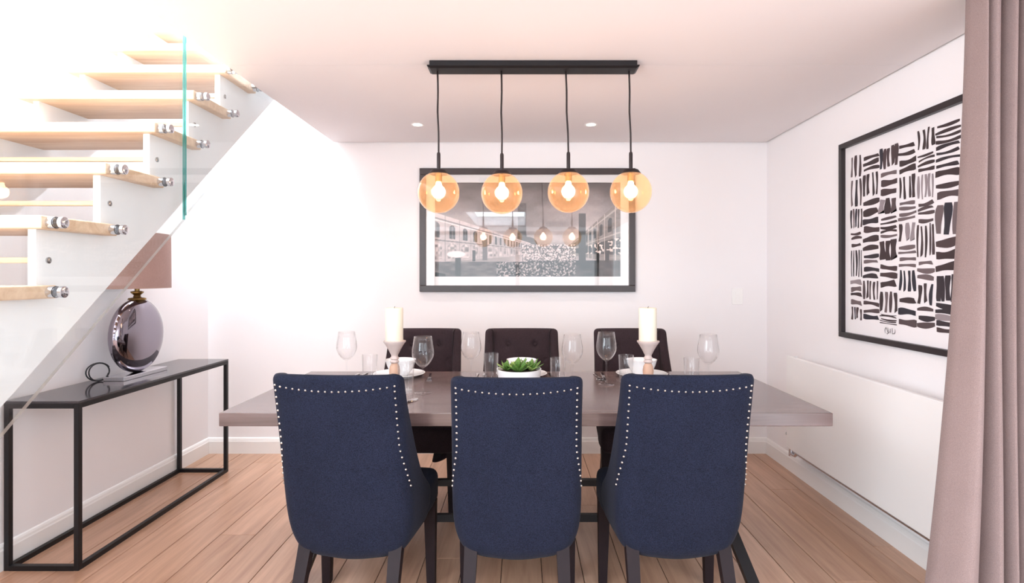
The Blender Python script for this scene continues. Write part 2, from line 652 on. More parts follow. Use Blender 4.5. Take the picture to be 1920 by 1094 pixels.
def pane(y0, y1, z1a, z1b, dz=0.0):
    bm = bmesh.new()
    poly = [(y0 - OB.y, gz(y0) + dz), (y1 - OB.y, gz(y1) + dz), (y1 - OB.y, z1b), (y0 - OB.y, z1a)]
    s = add_prism_x(bm, poly, -0.006, 0.006)
    s[0].material_index = 2
    s[1].material_index = 1
    s[3].material_index = 1
    s[2].material_index = 2
    make('glass_pane', bm, [M['balustrade_glass'], M['glass_edge'], M['glass_edge_pale']], bal)


pane(0.55, 2.322, gz(0.55) + 1.25, gz(2.322) + 1.25)
pane(2.330, 4.06, gz(2.33) + 1.25, gz(4.06) + 1.25, 0.012)
for j in range(-1, 9):
    for yy in (nose_y(j), nose_y(j) + GO):
        if yy < 0.6 or yy > 4.0:
            continue
        bm = bmesh.new()
        c = Vector((-1.3937, yy, nose_z(j))) - OB
        add_tube(bm, [c, c + Vector((0.003, 0, 0))], 0.0172, 16, 0)
        add_tube(bm, [c + Vector((0.003, 0, 0)), c + Vector((0.011, 0, 0)), c + Vector((0.013, 0, 0))], [0.0175, 0.0175, 0.014], 16, 0)
        make('clamp_cap', bm, [M['chrome'], M['rubber']], bal, smooth=40)
for yy in (2.654, 2.90):
    bm = bmesh.new()
    c = Vector((-1.4, yy, 2.283)) - OB
    add_tube(bm, [c + Vector((0.006, 0, 0)), c + Vector((0.0245, 0, 0))], 0.012, 12)
    make('ceiling_clamp', bm, M['steel'], bal, smooth=40)

# ------------------------------------------------------------------ console table with lamp
cons = thing('console_table', 'narrow black metal frame console table with dark glossy top by the left wall', 'table', (-2.115, 3.095, 0))
cx0, cx1, cy0, cy1, ch = -0.165, 0.165, -0.63, 0.63, 0.742
q = 0.011
for a in (cx0 + q, cx1 - q):
    for b in (cy0 + q, cy1 - q):
        box('leg', (a - q, a + q, b - q, b + q, 0, ch - 0.004), M['black_metal'], cons, bev=0.0015)
for z in (0.0, ch - 0.026):
    for a in (cx0 + q, cx1 - q):
        box('rail', (a - q, a + q, cy0 + 2 * q, cy1 - 2 * q, z, z + 2 * q), M['black_metal'], cons)
    for b in (cy0 + q, cy1 - q):
        box('rail', (cx0 + 2 * q, cx1 - 2 * q, b - q, b + q, z, z + 2 * q), M['black_metal'], cons)
box('tabletop', (cx0, cx1, cy0, cy1, ch - 0.004, ch + 0.006), M['console_top'], cons, bev=0.001)

lamp = thing('table_lamp', 'dark chrome disc table lamp with mauve shade on the console table', 'lamp', (-2.135, 3.11, ch + 0.006))
box('base_plate', (-0.055, 0.055, -0.18, 0.18, 0, 0.022), M['chrome'], lamp, bev=0.002)
# pebble-shaped disc body
bm = bmesh.new()
nA, nB = 40, 24
grid = []
for i in range(nB + 1):
    th = PI * i / nB
    ring = []
    for k in range(nA):
        ph = 2 * PI * k / nA
        # axis of thinness along x
        xx = math.cos(th)
        rr = math.sin(th)
        px = 0.062 * (abs(xx) ** 0.9) * (1 if xx > 0 else -1)
        ring.append((px, 0.2 * (rr ** 0.8 if rr > 0 else 0) * math.cos(ph), 0.224 + 0.204 * (rr ** 0.8 if rr > 0 else 0) * math.sin(ph)))
    grid.append(ring)
vr = []
for i, ring in enumerate(grid):
    vr.append([bm.verts.new(ring[0])] if i in (0, nB) else [bm.verts.new(p) for p in ring])
for i in range(nB):
    a, b = vr[i], vr[i + 1]
    for k in range(nA):
        k2 = (k + 1) % nA
        if len(a) == 1:
            bm.faces.new((a[0], b[k2], b[k]))
        elif len(b) == 1:
            bm.faces.new((a[k], a[k2], b[0]))
        else:
            bm.faces.new((a[k], a[k2], b[k2], b[k]))
body = make('lamp_body', bm, M['dark_chrome'], lamp, smooth=0)
bm = bmesh.new()
add_lathe(bm, [(0.0, 0.418), (0.045, 0.42), (0.042, 0.43), (0.020, 0.434), (0.016, 0.446), (0.030, 0.458), (0.032, 0.466), (0.012, 0.47), (0.012, 0.50), (0.0, 0.50)], 20)
make('neck', bm, M['brass'], lamp, smooth=35)
# oval shade (open top and bottom)
bm = bmesh.new()
rings = []
for z, sc in ((0.486, 1.0), (0.79, 0.985)):
    for off in (0, 1):
        pass
nS = 48
def oval(z, sc, ins):
    return [bm.verts.new(((0.128 * sc - ins) * math.cos(2 * PI * k / nS), (0.228 * sc - ins) * math.sin(2 * PI * k / nS), z)) for k in range(nS)]
o0, o1, i1, i0 = oval(0.484, 1.0, 0), oval(0.79, 0.99, 0), oval(0.79, 0.99, 0.004), oval(0.484, 1.0, 0.004)
for a, b in ((o0, o1), (o1, i1), (i1, i0), (i0, o0)):
    for k in range(nS):
        bm.faces.new((a[k], a[(k + 1) % nS], b[(k + 1) % nS], b[k]))
make('lamp_shade', bm, M['shade'], lamp, smooth=40)
bm = bmesh.new()
for a in (0, 1, 2):
    an = 2 * PI * a / 3 + 0.5
    add_tube(bm, [(0, 0, 0.498), (0.1 * math.cos(an), 0.2 * math.sin(an), 0.50), (0.12 * math.cos(an), 0.215 * math.sin(an), 0.50)], 0.002, 6)
make('shade_carrier', bm, M['steel'], lamp)
# flex looping beside the base
bm = bmesh.new()
pts = []
for k in range(48):
    t = k / 47
    an = 0.4 + t * 4 * PI * 0.95
    rr = 0.058 - 0.016 * t
    h = rr * math.cos(an)
    pts.append((-0.088 + 0.50 * h + 0.02 * t, -0.175 + 0.86 * h - 0.012 * t, max(0.004, 0.050 + 0.046 * math.sin(an))))
add_tube(bm, pts, 0.0035, 7)
make('flex', bm, M['rubber'], lamp)

# ------------------------------------------------------------------ dining table
TH = 0.76
tbl = thing('dining_table', 'long grey-brown wooden dining table on black metal legs', 'table', (0.017, 2.688, 0))
box('tabletop', (-1.21, 1.21, -0.482, 0.482, TH - 0.053, TH), M['table'], tbl, bev=0.003)
for s in (-1, 1):
    for t in (-1, 1):
        bm = bmesh.new()
        p0 = Vector((s * 0.945, t * 0.40, 0.0))
        p1 = Vector((s * 0.80, -t * 0.36, TH - 0.053))
        if t > 0:
            p0.x += s * 0.06
            p1.x += s * 0.06
        dx, dy = 0.024, 0.030
        vs = []
        for p in (p0, p1):
            for a, b in ((-1, -1), (1, -1), (1, 1), (-1, 1)):
                vs.append(bm.verts.new((p.x + a * dx, p.y + b * dy, p.z)))
        for f in [(3, 2, 1, 0), (4, 5, 6, 7)] + [(i, (i + 1) % 4, 4 + (i + 1) % 4, 4 + i) for i in range(4)]:
            bm.faces.new([vs[i] for i in f])
        make('leg', bm, M['black_metal'], tbl)
box('stretcher', (-0.86, 0.86, -0.014, 0.014, 0.295, 0.325), M['black_metal'], tbl)
box('stretcher', (-0.88, 0.88, 0.018, 0.040, 0.110, 0.146), M['black_metal'], tbl)


# ------------------------------------------------------------------ upholstered chairs
def interp(tab, z):
    if z >= tab[0][0]:
        return tab[0][1]
    for (a, va), (b, vb) in zip(tab, tab[1:]):
        if z >= b:
            t = (z - b) / (a - b)
            return vb + (va - vb) * t
    return tab[-1][1]


D_T = [(0.97, 0.055), (0.90, 0.062), (0.84, 0.076), (0.76, 0.10), (0.70, 0.118), (0.64, 0.138), (0.58, 0.165), (0.53, 0.200), (0.49, 0.245), (0.46, 0.27), (0.27, 0.26)]
W_T = [(0.97, 0.226), (0.80, 0.227), (0.60, 0.231), (0.48, 0.233), (0.42, 0.231), (0.37, 0.224), (0.33, 0.210), (0.30, 0.190), (0.28, 0.160), (0.27, 0.125)]
RC = 0.058
TK = 0.052


def yb_(z):
    t = (z - 0.27) / 0.70
    y = -0.115 - 0.165 * t ** 1.05 if t > 0 else -0.115
    if z < 0.33:
        y += 0.03 * ((0.33 - z) / 0.06) ** 2
    return y


def half_w(z, s):
    return interp(W_T, z) + 0.028 * max(0.0, s - RC) / 0.32


def shell_pt(z, s):
    """outer surface point (x >= 0) at height z, s metres forward of the back face"""
    w = half_w(z, s)
    if s < RC:
        w = w - RC + math.sqrt(max(0.0, RC * RC - (RC - s) ** 2))
    return Vector((w, yb_(z) + s, z))


def back_y(z, x):
    w = interp(W_T, z) - RC
    return yb_(z) - 0.014 * max(0.0, 1 - (x / max(w, 0.01)) ** 2)


def shell_rings():
    zs = [0.27, 0.278, 0.29, 0.305, 0.325, 0.35, 0.38, 0.42, 0.46, 0.49, 0.52, 0.55, 0.58, 0.62, 0.66, 0.70, 0.74, 0.78, 0.82, 0.86, 0.90, 0.93, 0.95]
    rings = []
    for z in zs:
        rings.append((z, 0.0))
    rings += [(0.961, 0.004), (0.968, 0.011), (0.971, 0.02)]
    out = []
    for z, ins in rings:
        d = interp(D_T, z) - ins
        half = []
        for k in range(7):
            s = d + (RC - d) * (k / 6.0) if d > RC else d
            if d <= RC:
                s = d - (d - RC * 0.98) * 0
            p = shell_pt(z, s)
            half.append((p, Vector((1, 0, 0))))
        for k in range(1, 5):
            s = RC * (1 - math.sin(PI / 2 * k / 5))
            p = shell_pt(z, min(s, d))
            an = PI / 2 * k / 5
            half.append((p, Vector((math.cos(an), -math.sin(an), 0))))
        w = interp(W_T, z) - RC
        for k in range(6):
            xx = w * (1 - k / 6.0)
            half.append((Vector((xx, back_y(z, xx), z)), Vector((0, -1, 0))))
        full = half + [(Vector((0, back_y(z, 0), z)), Vector((0, -1, 0)))]
        full += [(Vector((-p.x, p.y, p.z)), Vector((-n.x, n.y, 0))) for p, n in reversed(half)]
        tk = TK - ins * 1.2
        outer = [p - n * ins for p, n in full]
        inner = []
        for p, n in full:
            qv = p - n * tk
            if n.y < -0.5:
                qv.y = p.y + tk
            inner.append(qv)
        # rounded front edge of each wing
        f1 = (outer[0] + inner[0]) / 2 + Vector((0, 0.018, 0))
        f2 = (outer[-1] + inner[-1]) / 2 + Vector((0, 0.018, 0))
        out.append([f1] + outer + [f2] + list(reversed(inner)))
    return out


def build_chair(name, label, fabric, group, far=False):
    t = thing(name, label, 'chair', group=group)
    R = shell_rings()
    bm = bmesh.new()
    V = [[bm.verts.new(p) for p in r] for r in R]
    n = len(V[0])
    for a, b in zip(V, V[1:]):
        for k in range(n):
            bm.faces.new((a[k], a[(k + 1) % n], b[(k + 1) % n], b[k]))
    no = (n - 2) // 2
    for ring, top in ((V[0], False), (V[-1], True)):
        f1, f2 = ring[0], ring[1 + no]
        o = ring[1:1 + no]
        i = list(reversed(ring[2 + no:]))
        bm.faces.new((f1, o[0], i[0]))
        bm.faces.new((f2, i[-1], o[-1]))
        for k in range(no - 1):
            bm.faces.new((o[k], o[k + 1], i[k + 1], i[k]))
    b = make('backrest', bm, fabric, t, smooth=0)
    md = b.modifiers.new('soft', 'SUBSURF')
    md.levels = md.render_levels = 1
    # seat cushion: rounded block, slightly crowned, fronts the wings
    bm = bmesh.new()
    add_box(bm, -0.247, 0.247, -0.085, 0.285, 0.345, 0.485, bev=0.035, seg=4)
    bmesh.ops.subdivide_edges(bm, edges=[e for e in bm.edges if e.calc_length() > 0.12], cuts=5, use_grid_fill=True)
    for v in bm.verts:
        if v.co.z > 0.44:
            v.co.z += 0.018 * max(0, 1 - (v.co.x / 0.25) ** 2) * max(0, 1 - ((v.co.y - 0.1) / 0.2) ** 2)
        if v.co.y < 0.12:
            v.co.x *= 0.82 + 0.18 * max(0, (v.co.y + 0.085) / 0.205)
    make('seat', bm, fabric, t, smooth=0)
    for s in (-1, 1):
        bm = bmesh.new()
        add_frustum(bm, (s * 0.223, 0.235, 0), (s * 0.219, 0.232, 0.36), 0.0165, 0.0245)
        make('leg', bm, M['leg'], t)
        bm = bmesh.new()
        add_frustum(bm, (s * 0.172, -0.245, 0), (s * 0.165, -0.075, 0.36), 0.0165, 0.024)
        make('leg', bm, M['leg'], t)
    if not far:
        # nail-head trim along the top and down both wings
        bm = bmesh.new()
        def nail(p, nrm):
            nrm = nrm.normalized()
            z = Vector((0, 0, 1))
            a = nrm.cross(z).normalized()
            c = a.cross(nrm)
            tip = bm.verts.new(p + nrm * 0.0038)
            r0 = [bm.verts.new(p + (a * math.cos(k * PI / 4) + c * math.sin(k * PI / 4)) * 0.0040 - nrm * 0.001) for k in range(8)]
            r1 = [bm.verts.new(p + (a * math.cos(k * PI / 4) + c * math.sin(k * PI / 4)) * 0.0028 + nrm * 0.0026) for k in range(8)]
            for k in range(8):
                bm.faces.new((r0[k], r0[(k + 1) % 8], r1[(k + 1) % 8], r1[k])).smooth = True
                bm.faces.new((r1[k], r1[(k + 1) % 8], tip)).smooth = True
        for k in range(19):
            xx = -0.204 + 0.408 * k / 18
            z = 0.934 - 0.017 * (1 - (xx / 0.204) ** 2)
            if abs(xx) < interp(W_T, z) - RC:
                p = Vector((xx, back_y(z, xx), z))
                nrm = Vector((0, -1, 0.22))
            else:
                w0 = interp(W_T, z) - RC
                dx = abs(xx) - w0
                sy = RC - math.sqrt(max(0, RC * RC - dx * dx))
                p = Vector((xx, yb_(z) + sy, z))
                nrm = Vector((xx / abs(xx) * dx / RC, -math.sqrt(1 - (dx / RC) ** 2), 0.2))
            nail(p, nrm)
        for s in (-1, 1):
            last = None
            z = 0.915
            while z > 0.545:
                sd = 0.012 if z > 0.72 else 0.012 + 0.040 * ((0.72 - z) / 0.2) ** 1.5
                p = shell_pt(z, sd)
                if last is None or (p - last).length > 0.0245:
                    if sd < RC:
                        an = math.acos(1 - 0) if False else math.asin(min(1, (RC - sd) / RC))
                        nr = Vector((math.cos(an), -math.sin(an), 0))
                    else:
                        nr = Vector((1, 0, 0))
                    nail(Vector((s * p.x, p.y, p.z)), Vector((s * nr.x, nr.y, 0.02)))
                    last = p
                z -= 0.002
        tag(make('nailhead_trim', bm, M['nail'], t), 'row of small silver nail heads', kind='stuff')
    else:
        # deep-buttoned front of the backrest
        bts = [(-0.085, 0.875), (0.085, 0.875), (-0.15, 0.765), (0.0, 0.765), (0.15, 0.765), (-0.085, 0.655), (0.085, 0.655)]
        bm = bmesh.new()
        nx, nz = 48, 52
        gv = []
        for iz in range(nz + 1):
            z = 0.47 + (0.962 - 0.47) * iz / nz
            rw = []
            for ix in range(nx + 1):
                u = -1 + 2 * ix / nx
                xx = u * (interp(W_T, z) - 0.028)
                edge = max(0, 1 - abs(u) ** 6) * max(0, 1 - abs((z - 0.716) / 0.25) ** 8)
                y = yb_(z) + TK - 0.016 + 0.020 * edge ** 0.5
                for bx, bz in bts:
                    r2 = (xx - bx) ** 2 + (z - bz) ** 2
                    y -= 0.017 * math.exp(-r2 / 0.00045)
                rw.append(bm.verts.new((xx, y, z)))
            gv.append(rw)
        for iz in range(nz):
            for ix in range(nx):
                bm.faces.new((gv[iz][ix], gv[iz][ix + 1], gv[iz + 1][ix + 1], gv[iz + 1][ix]))
        make('back_cushion', bm, fabric, t, smooth=0)
        for bx, bz in bts:
            bm = bmesh.new()
            r = bmesh.ops.create_uvsphere(bm, u_segments=10, v_segments=6, radius=0.011)
            for v in bm.verts:
                v.co = Vector((bx + v.co.x, yb_(bz) + TK - 0.008 + v.co.y * 0.5, bz + v.co.z))
            make('button', bm, fabric, t, smooth=0)
    return t


near0 = build_chair('dining_chair', 'navy studded dining chair nearest the stairs, seen from behind', M['navy'], 'navy chairs on the near side of the table')
near0.location = (-0.613, 2.13, 0)
near0.rotation_euler = (0, 0, -0.05)
c = copy_tree(near0)
c.location = (-0.017, 2.13, 0)
c.rotation_euler = (0, 0, 0)
c.scale = (1, 1, 0.991)
c['label'] = 'middle navy studded dining chair, back to the viewer, in front of the succulents'
c = copy_tree(near0)
c.location = (0.565, 2.13, 0)
c.rotation_euler = (0, 0, 0.0)
c['label'] = 'navy studded dining chair nearest the radiator, seen from behind'
for o in (near0,):
    pass
far0 = build_chair('dining_chair', 'dark buttoned dining chair across the table behind the left candle', M['charcoal'], 'dark buttoned chairs on the far side of the table', far=True)
far0.location = (-0.600, 3.27, 0)
far0.rotation_euler = (0, 0, PI)
c = copy_tree(far0)
c.location = (0.0, 3.27, 0)
c['label'] = 'dark buttoned dining chair across the table behind the succulent bowl'
c = copy_tree(far0)
c.location = (0.675, 3.27, 0)
c['label'] = 'dark buttoned dining chair across the table behind the right candle'

# ------------------------------------------------------------------ pendant light
pen = thing('pendant_light', 'black bar pendant light with four amber glass globes over the table', 'ceiling light', (0.053, 2.585, H))
bm = bmesh.new()
add_box(bm, -0.472, 0.472, -0.045, 0.045, -0.022, 0.0, bev=0.001, seg=1)
# flared lower tray
vs = []
for z, hx, hy in ((-0.022, 0.482, 0.050), (-0.026, 0.482, 0.050), (-0.034, 0.470, 0.040)):
    vs.append([bm.verts.new((a * hx, b * hy, z)) for a, b in ((-1, -1), (1, -1), (1, 1), (-1, 1))])
for a, b in zip(vs, vs[1:]):
    for k in range(4):
        bm.faces.new((a[k], a[(k + 1) % 4], b[(k + 1) % 4], b[k]))
bm.faces.new(vs[0])
bm.faces.new(list(reversed(vs[-1])))
make('ceiling_bar', bm, M['black_metal'], pen)
GX_bar = [-0.441, -0.146, 0.151, 0.443]
GX = [-0.436, -0.144, 0.163, 0.451]
GZ = [-0.594, -0.598, -0.592, -0.592]
GR = 0.096
for bx, gx, gzv in zip(GX_bar, GX, GZ):
    top = gzv + GR
    bm = bmesh.new()
    pts = []
    for k in range(13):
        t = k / 12
        w = math.sin(t * PI * 3) * 0.0022 * (1 - abs(2 * t - 1))
        pts.append((bx + (gx - bx) * t + w, 0, -0.03 + (top + 0.082 + 0.03) * t))
    add_tube(bm, pts, 0.0042, 8)
    make('cord', bm, M['bronze_metal'], pen)
    bm = bmesh.new()
    add_lathe(bm, [(0, 0.088), (0.007, 0.088), (0.0085, 0.08), (0.0085, 0.012), (0.034, 0.006), (0.046, -0.010), (0.044, -0.012), (0.0, -0.004)], 24, gx, 0, top)
    make('cap', bm, M['bronze_metal'], pen, smooth=40)
    bm = bmesh.new()
    prof = []
    for k in range(25):
        a = 0.46 + (PI - 0.46) * k / 24
        prof.append((GR * math.sin(a) if k < 24 else 0, GR * math.cos(a)))
    add_lathe(bm, prof, 40, gx, 0, gzv)
    gl = make('globe', bm, M['amber'], pen, smooth=0)
    bm = bmesh.new()
    add_lathe(bm, [(0, 0.088), (0.016, 0.088), (0.016, 0.05), (0.012, 0.048), (0.0, 0.046)], 16, gx, 0, gzv)
    make('bulb_holder', bm, M['brass'], pen, smooth=40)
    bm = bmesh.new()
    add_lathe(bm, [(0, 0.046), (0.012, 0.045), (0.014, 0.034)] + [(0.031 * math.sin(a), 0.003 + 0.031 * math.cos(a)) for a in (0.55, 0.85, 1.15, 1.45, 1.75, 2.05, 2.35, 2.65)] + [(0, -0.028)], 20, gx, 0, gzv)
    make('bulb', bm, M['bulb'], gl, smooth=0)

# recessed downlights
for k, (dx, dy, lab) in enumerate(((-0.672, 3.617, 'small recessed ceiling downlight left of the pendant cords'), (0.448, 3.617, 'small recessed ceiling downlight between the right-hand pendant cords'))):
    dl = thing('downlight', lab, 'ceiling light', (dx, dy, H), group='recessed downlights')
    bm = bmesh.new()
    add_lathe(bm, [(0.030, 0.0), (0.042, -0.0005), (0.043, -0.003), (0.040, -0.005), (0.030, -0.003)], 28, close=True)
    make('bezel', bm, M['trim'], dl, smooth=40)
    bm = bmesh.new()
    add_lathe(bm, [(0, -0.002), (0.030, -0.002), (0.030, -0.0005), (0, -0.0005)], 28)
    make('lens', bm, M['downlight'], dl)
    ld = bpy.data.lights.new('downlight_beam', 'SPOT')
    ld.energy = 11
    ld.color = (1.0, 0.88, 0.74)
    ld.spot_size = math.radians(110)
    ld.spot_blend = 0.9
    ld.shadow_soft_size = 0.03
    lo = bpy.data.objects.new('downlight_beam', ld)
    lo.parent = dl
    lo.location = (0, 0, -0.012)
    COL.objects.link(lo)

# ------------------------------------------------------------------ framed street photograph on the far wall
pic = thing('framed_photograph', 'wide framed black and white street photograph on the far wall', 'picture', (0.043, YB, 1.636))
PWD, PHT = 0.787, 0.451
fw = 0.046
fd = 0.032
for (a0, a1, b0, b1) in ((-PWD, PWD, PHT - fw, PHT), (-PWD, PWD, -PHT, -PHT + fw), (-PWD, -PWD + fw, -PHT + fw, PHT - fw), (PWD - fw, PWD, -PHT + fw, PHT - fw)):
    box('frame_rail', (a0, a1, -fd, -0.001, b0, b1), M['frame_dark'], pic, bev=0.003)
IX0, IX1 = (816 - 978) / 255.4 - 0.043, (1163 - 978) / 255.4 - 0.043
IZ1, IZ0 = 1.3 + (518 - 343) / 255.4 - 1.636, 1.3 + (518 - 519) / 255.4 - 1.636
bm = bmesh.new()
add_box(bm, -PWD + fw, PWD - fw, -0.012, -0.004, IZ1, PHT - fw)
add_box(bm, -PWD + fw, PWD - fw, -0.012, -0.004, -PHT + fw, IZ0)
add_box(bm, -PWD + fw, IX0, -0.012, -0.004, IZ0, IZ1)
add_box(bm, IX1, PWD - fw, -0.012, -0.004, IZ0, IZ1)
make('mat_board', bm, M['mat_board'], pic)


def street_image(nx, ny):
    """a generic night-time colonnaded street in perspective, grey and sepia; returns (ny, nx, 3) sRGB"""
    rg = np.random.RandomState(4)
    X, Y = np.meshgrid((np.arange(nx) + .5) / nx, (np.arange(ny) + .5) / ny)    # Y from the top

    def noise(fx, fy, seed):
        r = np.random.RandomState(seed)
        g = r.rand(fy + 2, fx + 2)
        u, v = X * fx, Y * fy
        iu, iv = u.astype(int), v.astype(int)
        fu, fv = u - iu, v - iv
        fu, fv = fu * fu * (3 - 2 * fu), fv * fv * (3 - 2 * fv)
        return (g[iv, iu] * (1 - fu) + g[iv, iu + 1] * fu) * (1 - fv) + (g[iv + 1, iu] * (1 - fu) + g[iv + 1, iu + 1] * fu) * fv

    cl = 0.6 * noise(6, 7, 1) + 0.3 * noise(16, 18, 2) + 0.1 * noise(50, 40, 3)
    L = 118 + 62 * np.clip(Y / 0.6, 0, 1) + 60 * (cl - 0.5)
    tint = np.stack([np.ones_like(L) * 1.04, np.ones_like(L) * 0.95, np.ones_like(L) * 0.94], -1)
    VX, VY = 0.68, 0.75
    # dark room reflection painted into the print, shaped like a tower
    refl_band = (np.abs(X - 0.47) < 0.022 + 0.02 * np.clip(Y - 0.45, 0, 1)) & (Y > 0.22) & (Y < 0.75)
    L = np.where(refl_band, 88 + 25 * noise(60, 60, 9), L)
    dome = (((X - 0.505) / 0.05) ** 2 + ((Y - 0.68) / 0.1) ** 2 < 1)
    L = np.where(dome, 95 + 30 * noise(70, 50, 10), L)
    # left arcade
    t = VX / np.maximum(VX - X, 1e-3)
    r = (VY - Y) * t
    left = (X < 0.52) & (r < 0.43) & (r > -0.10)
    base = 190 + 22 * (noise(40, 40, 5) - .5) + 18 * (r > 0.36)
    ph = (t / 0.155) % 1.0
    win = (np.abs(ph - 0.5) < 0.20) & (r > 0.17) & (r < 0.31 + 0.03 * np.cos((ph - 0.5) * 7))
    base = np.where(win, 84, base)
    base = np.where(win & (np.abs(ph - 0.5) < 0.05), 120, base)
    base = np.where((np.abs(r - 0.375) < 0.008) | (np.abs(r - 0.14) < 0.007), 128, base)
    base = np.where((np.abs(r - 0.355) < 0.006), 232, base)
    arc = (np.abs(ph - 0.5) < 0.33) & (r < 0.09 + 0.03 * np.cos((ph - 0.5) * 6)) & (r > -0.07)
    base = np.where(arc, 120 + 110 * noise(90, 40, 6), base)
    base = np.where((ph < 0.06), base * 0.86, base)
    L = np.where(left, base, L)
    # right terrace
    t2 = (1 - VX) / np.maximum(X - VX, 1e-3)
    r2 = (VY - Y) * t2
    right = (X > 0.73) & (r2 < 0.56) & (r2 > -0.12)
    base = 138 + 26 * (noise(50, 50, 7) - .5)
    ph2 = (t2 / 0.27) % 1.0
    win2 = (np.abs(ph2 - 0.5) < 0.2) & (r2 > 0.27) & (r2 < 0.42 + 0.03 * np.cos((ph2 - .5) * 7))
    base = np.where(win2, 62, base)
    base = np.where((np.abs(r2 - 0.50) < 0.012) | (np.abs(r2 - 0.22) < 0.008), 178, base)
    base = np.where((r2 < 0.17) & (r2 > -0.02), 70 + 150 * (noise(110, 60, 8) > 0.62), base)
    base = np.where((np.abs(ph2 - 0.02) < 0.05), 205, base)
    L = np.where(right, base, L)
    tint = np.where(right[..., None], np.array([1.05, .96, .92]), tint)
    # bright far end of the street
    far = (X > 0.47) & (X < 0.76) & (Y > 0.66) & (Y < 0.84)
    L = np.where(far & (noise(190, 100, 11) > 0.5), 165 + 85 * noise(200, 110, 12), np.where(far, 96 + 50 * noise(30, 30, 21), L))
    # ground
    gy = 0.84 + 0.0 * X
    gy = np.where(X < 0.5, 0.845, 0.83)
    ground = Y > gy
    gl = np.where(X < 0.33, 112, 74) + 55 * (noise(30, 40, 13) - .5)
    spark = (X > 0.33) & (X < 0.76) & (noise(170, 90, 14) > 0.62)
    gl = np.where(spark, 150 + 60 * noise(120, 60, 15), gl)
    L = np.where(ground, gl, L)
    # lamp posts and passers-by; the tallest column is a painted-in room reflection
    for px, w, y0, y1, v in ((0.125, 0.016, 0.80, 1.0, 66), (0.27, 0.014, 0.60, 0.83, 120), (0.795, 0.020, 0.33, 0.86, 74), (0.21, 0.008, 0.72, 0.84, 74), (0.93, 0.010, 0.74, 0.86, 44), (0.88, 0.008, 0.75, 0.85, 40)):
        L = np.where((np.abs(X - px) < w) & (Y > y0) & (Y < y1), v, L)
    lampg = ((X - 0.115) / 0.05) ** 2 + ((Y - 0.765) / 0.035) ** 2 < 1
    L = np.where(lampg, 236, L)
    L = np.where((Y > 0.955 + 0.35 * X) & (X < 0.06), 50, L)
    L = (L - 128) * 1.18 + 112
    L = L + rg.normal(0, 5, L.shape)
    return np.clip(L[..., None] * tint, 0, 255)


def colour_grid(name, nx, ny, img, x0, x1, z0, z1, y, mat, parent):
    xs = np.linspace(x0, x1, nx + 1)
    zs = np.linspace(z1, z0, ny + 1)
    VX, VZ = np.meshgrid(xs, zs)
    co = np.stack([VX, np.full_like(VX, y), VZ], -1).reshape(-1, 3)
    idx = np.arange((nx + 1) * (ny + 1)).reshape(ny + 1, nx + 1)
    faces = np.stack([idx[1:, :-1], idx[1:, 1:], idx[:-1, 1:], idx[:-1, :-1]], -1).reshape(-1, 4)
    me = bpy.data.meshes.new(name)
    me.from_pydata(co.tolist(), [], faces.tolist())
    ca = me.color_attributes.new('ink', 'FLOAT_COLOR', 'POINT')
    ii = np.minimum(np.arange(ny + 1), ny - 1)
    jj = np.minimum(np.arange(nx + 1), nx - 1)
    c = img[ii][:, jj] / 255.0
    c = np.where(c <= 0.04045, c / 12.92, ((c + 0.055) / 1.055) ** 2.4)
    rgba = np.concatenate([c, np.ones(c.shape[:2] + (1,))], -1).astype(np.float32).reshape(-1)
    ca.data.foreach_set('color', rgba)
    me.materials.append(mat)
    o = bpy.data.objects.new(name, me)
    COL.objects.link(o)
    o.parent = parent
    return o


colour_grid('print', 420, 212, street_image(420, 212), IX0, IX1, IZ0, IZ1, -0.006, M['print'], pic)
bm = bmesh.new()
add_box(bm, -PWD + fw - 0.002, PWD - fw + 0.002, -0.016, -0.0145, -PHT + fw - 0.002, PHT - fw + 0.002)
make('glass', bm, M['picture_glass'], pic)

# ------------------------------------------------------------------ abstract brush-stroke print on the right wall
art = thing('abstract_print', 'black framed print of black brush strokes on the right wall', 'picture', (XR, 2.595, 1.4975))
AW, AH = 0.535, 0.535
af = 0.028
for (a0, a1, b0, b1) in ((-AW, AW, AH - af, AH), (-AW, AW, -AH, -AH + af), (-AW, -AW + af, -AH + af, AH - af), (AW - af, AW, -AH + af, AH - af)):
    box('frame_rail', (-0.03, -0.001, a0, a1, b0, b1), M['frame_black'], art, bev=0.002)
bm = bmesh.new()
ink = bm.verts.layers.float_color.new('ink')
PAPER = lin((240, 236, 238))


def quad_strip(left, right, col, x):
    a = [bm.verts.new((x, p[0], p[1])) for p in left]
    b = [bm.verts.new((x, p[0], p[1])) for p in right]
    for v in a + b:
        v[ink] = col
    for k in range(len(a) - 1):
        bm.faces.new((a[k], a[k + 1], b[k + 1], b[k]))


quad_strip([(-AW + af, -AH + af), (-AW + af, AH - af)], [(AW - af, -AH + af), (AW - af, AH - af)], PAPER, -0.006)
ra = random.Random(21)
inks = [(74, 58, 60), (62, 48, 50), (52, 44, 50), (84, 70, 72), (44, 42, 52), (110, 96, 98), (150, 138, 142)]
wts = [5, 5, 4, 3, 3, 2, 1]
layer = [0]


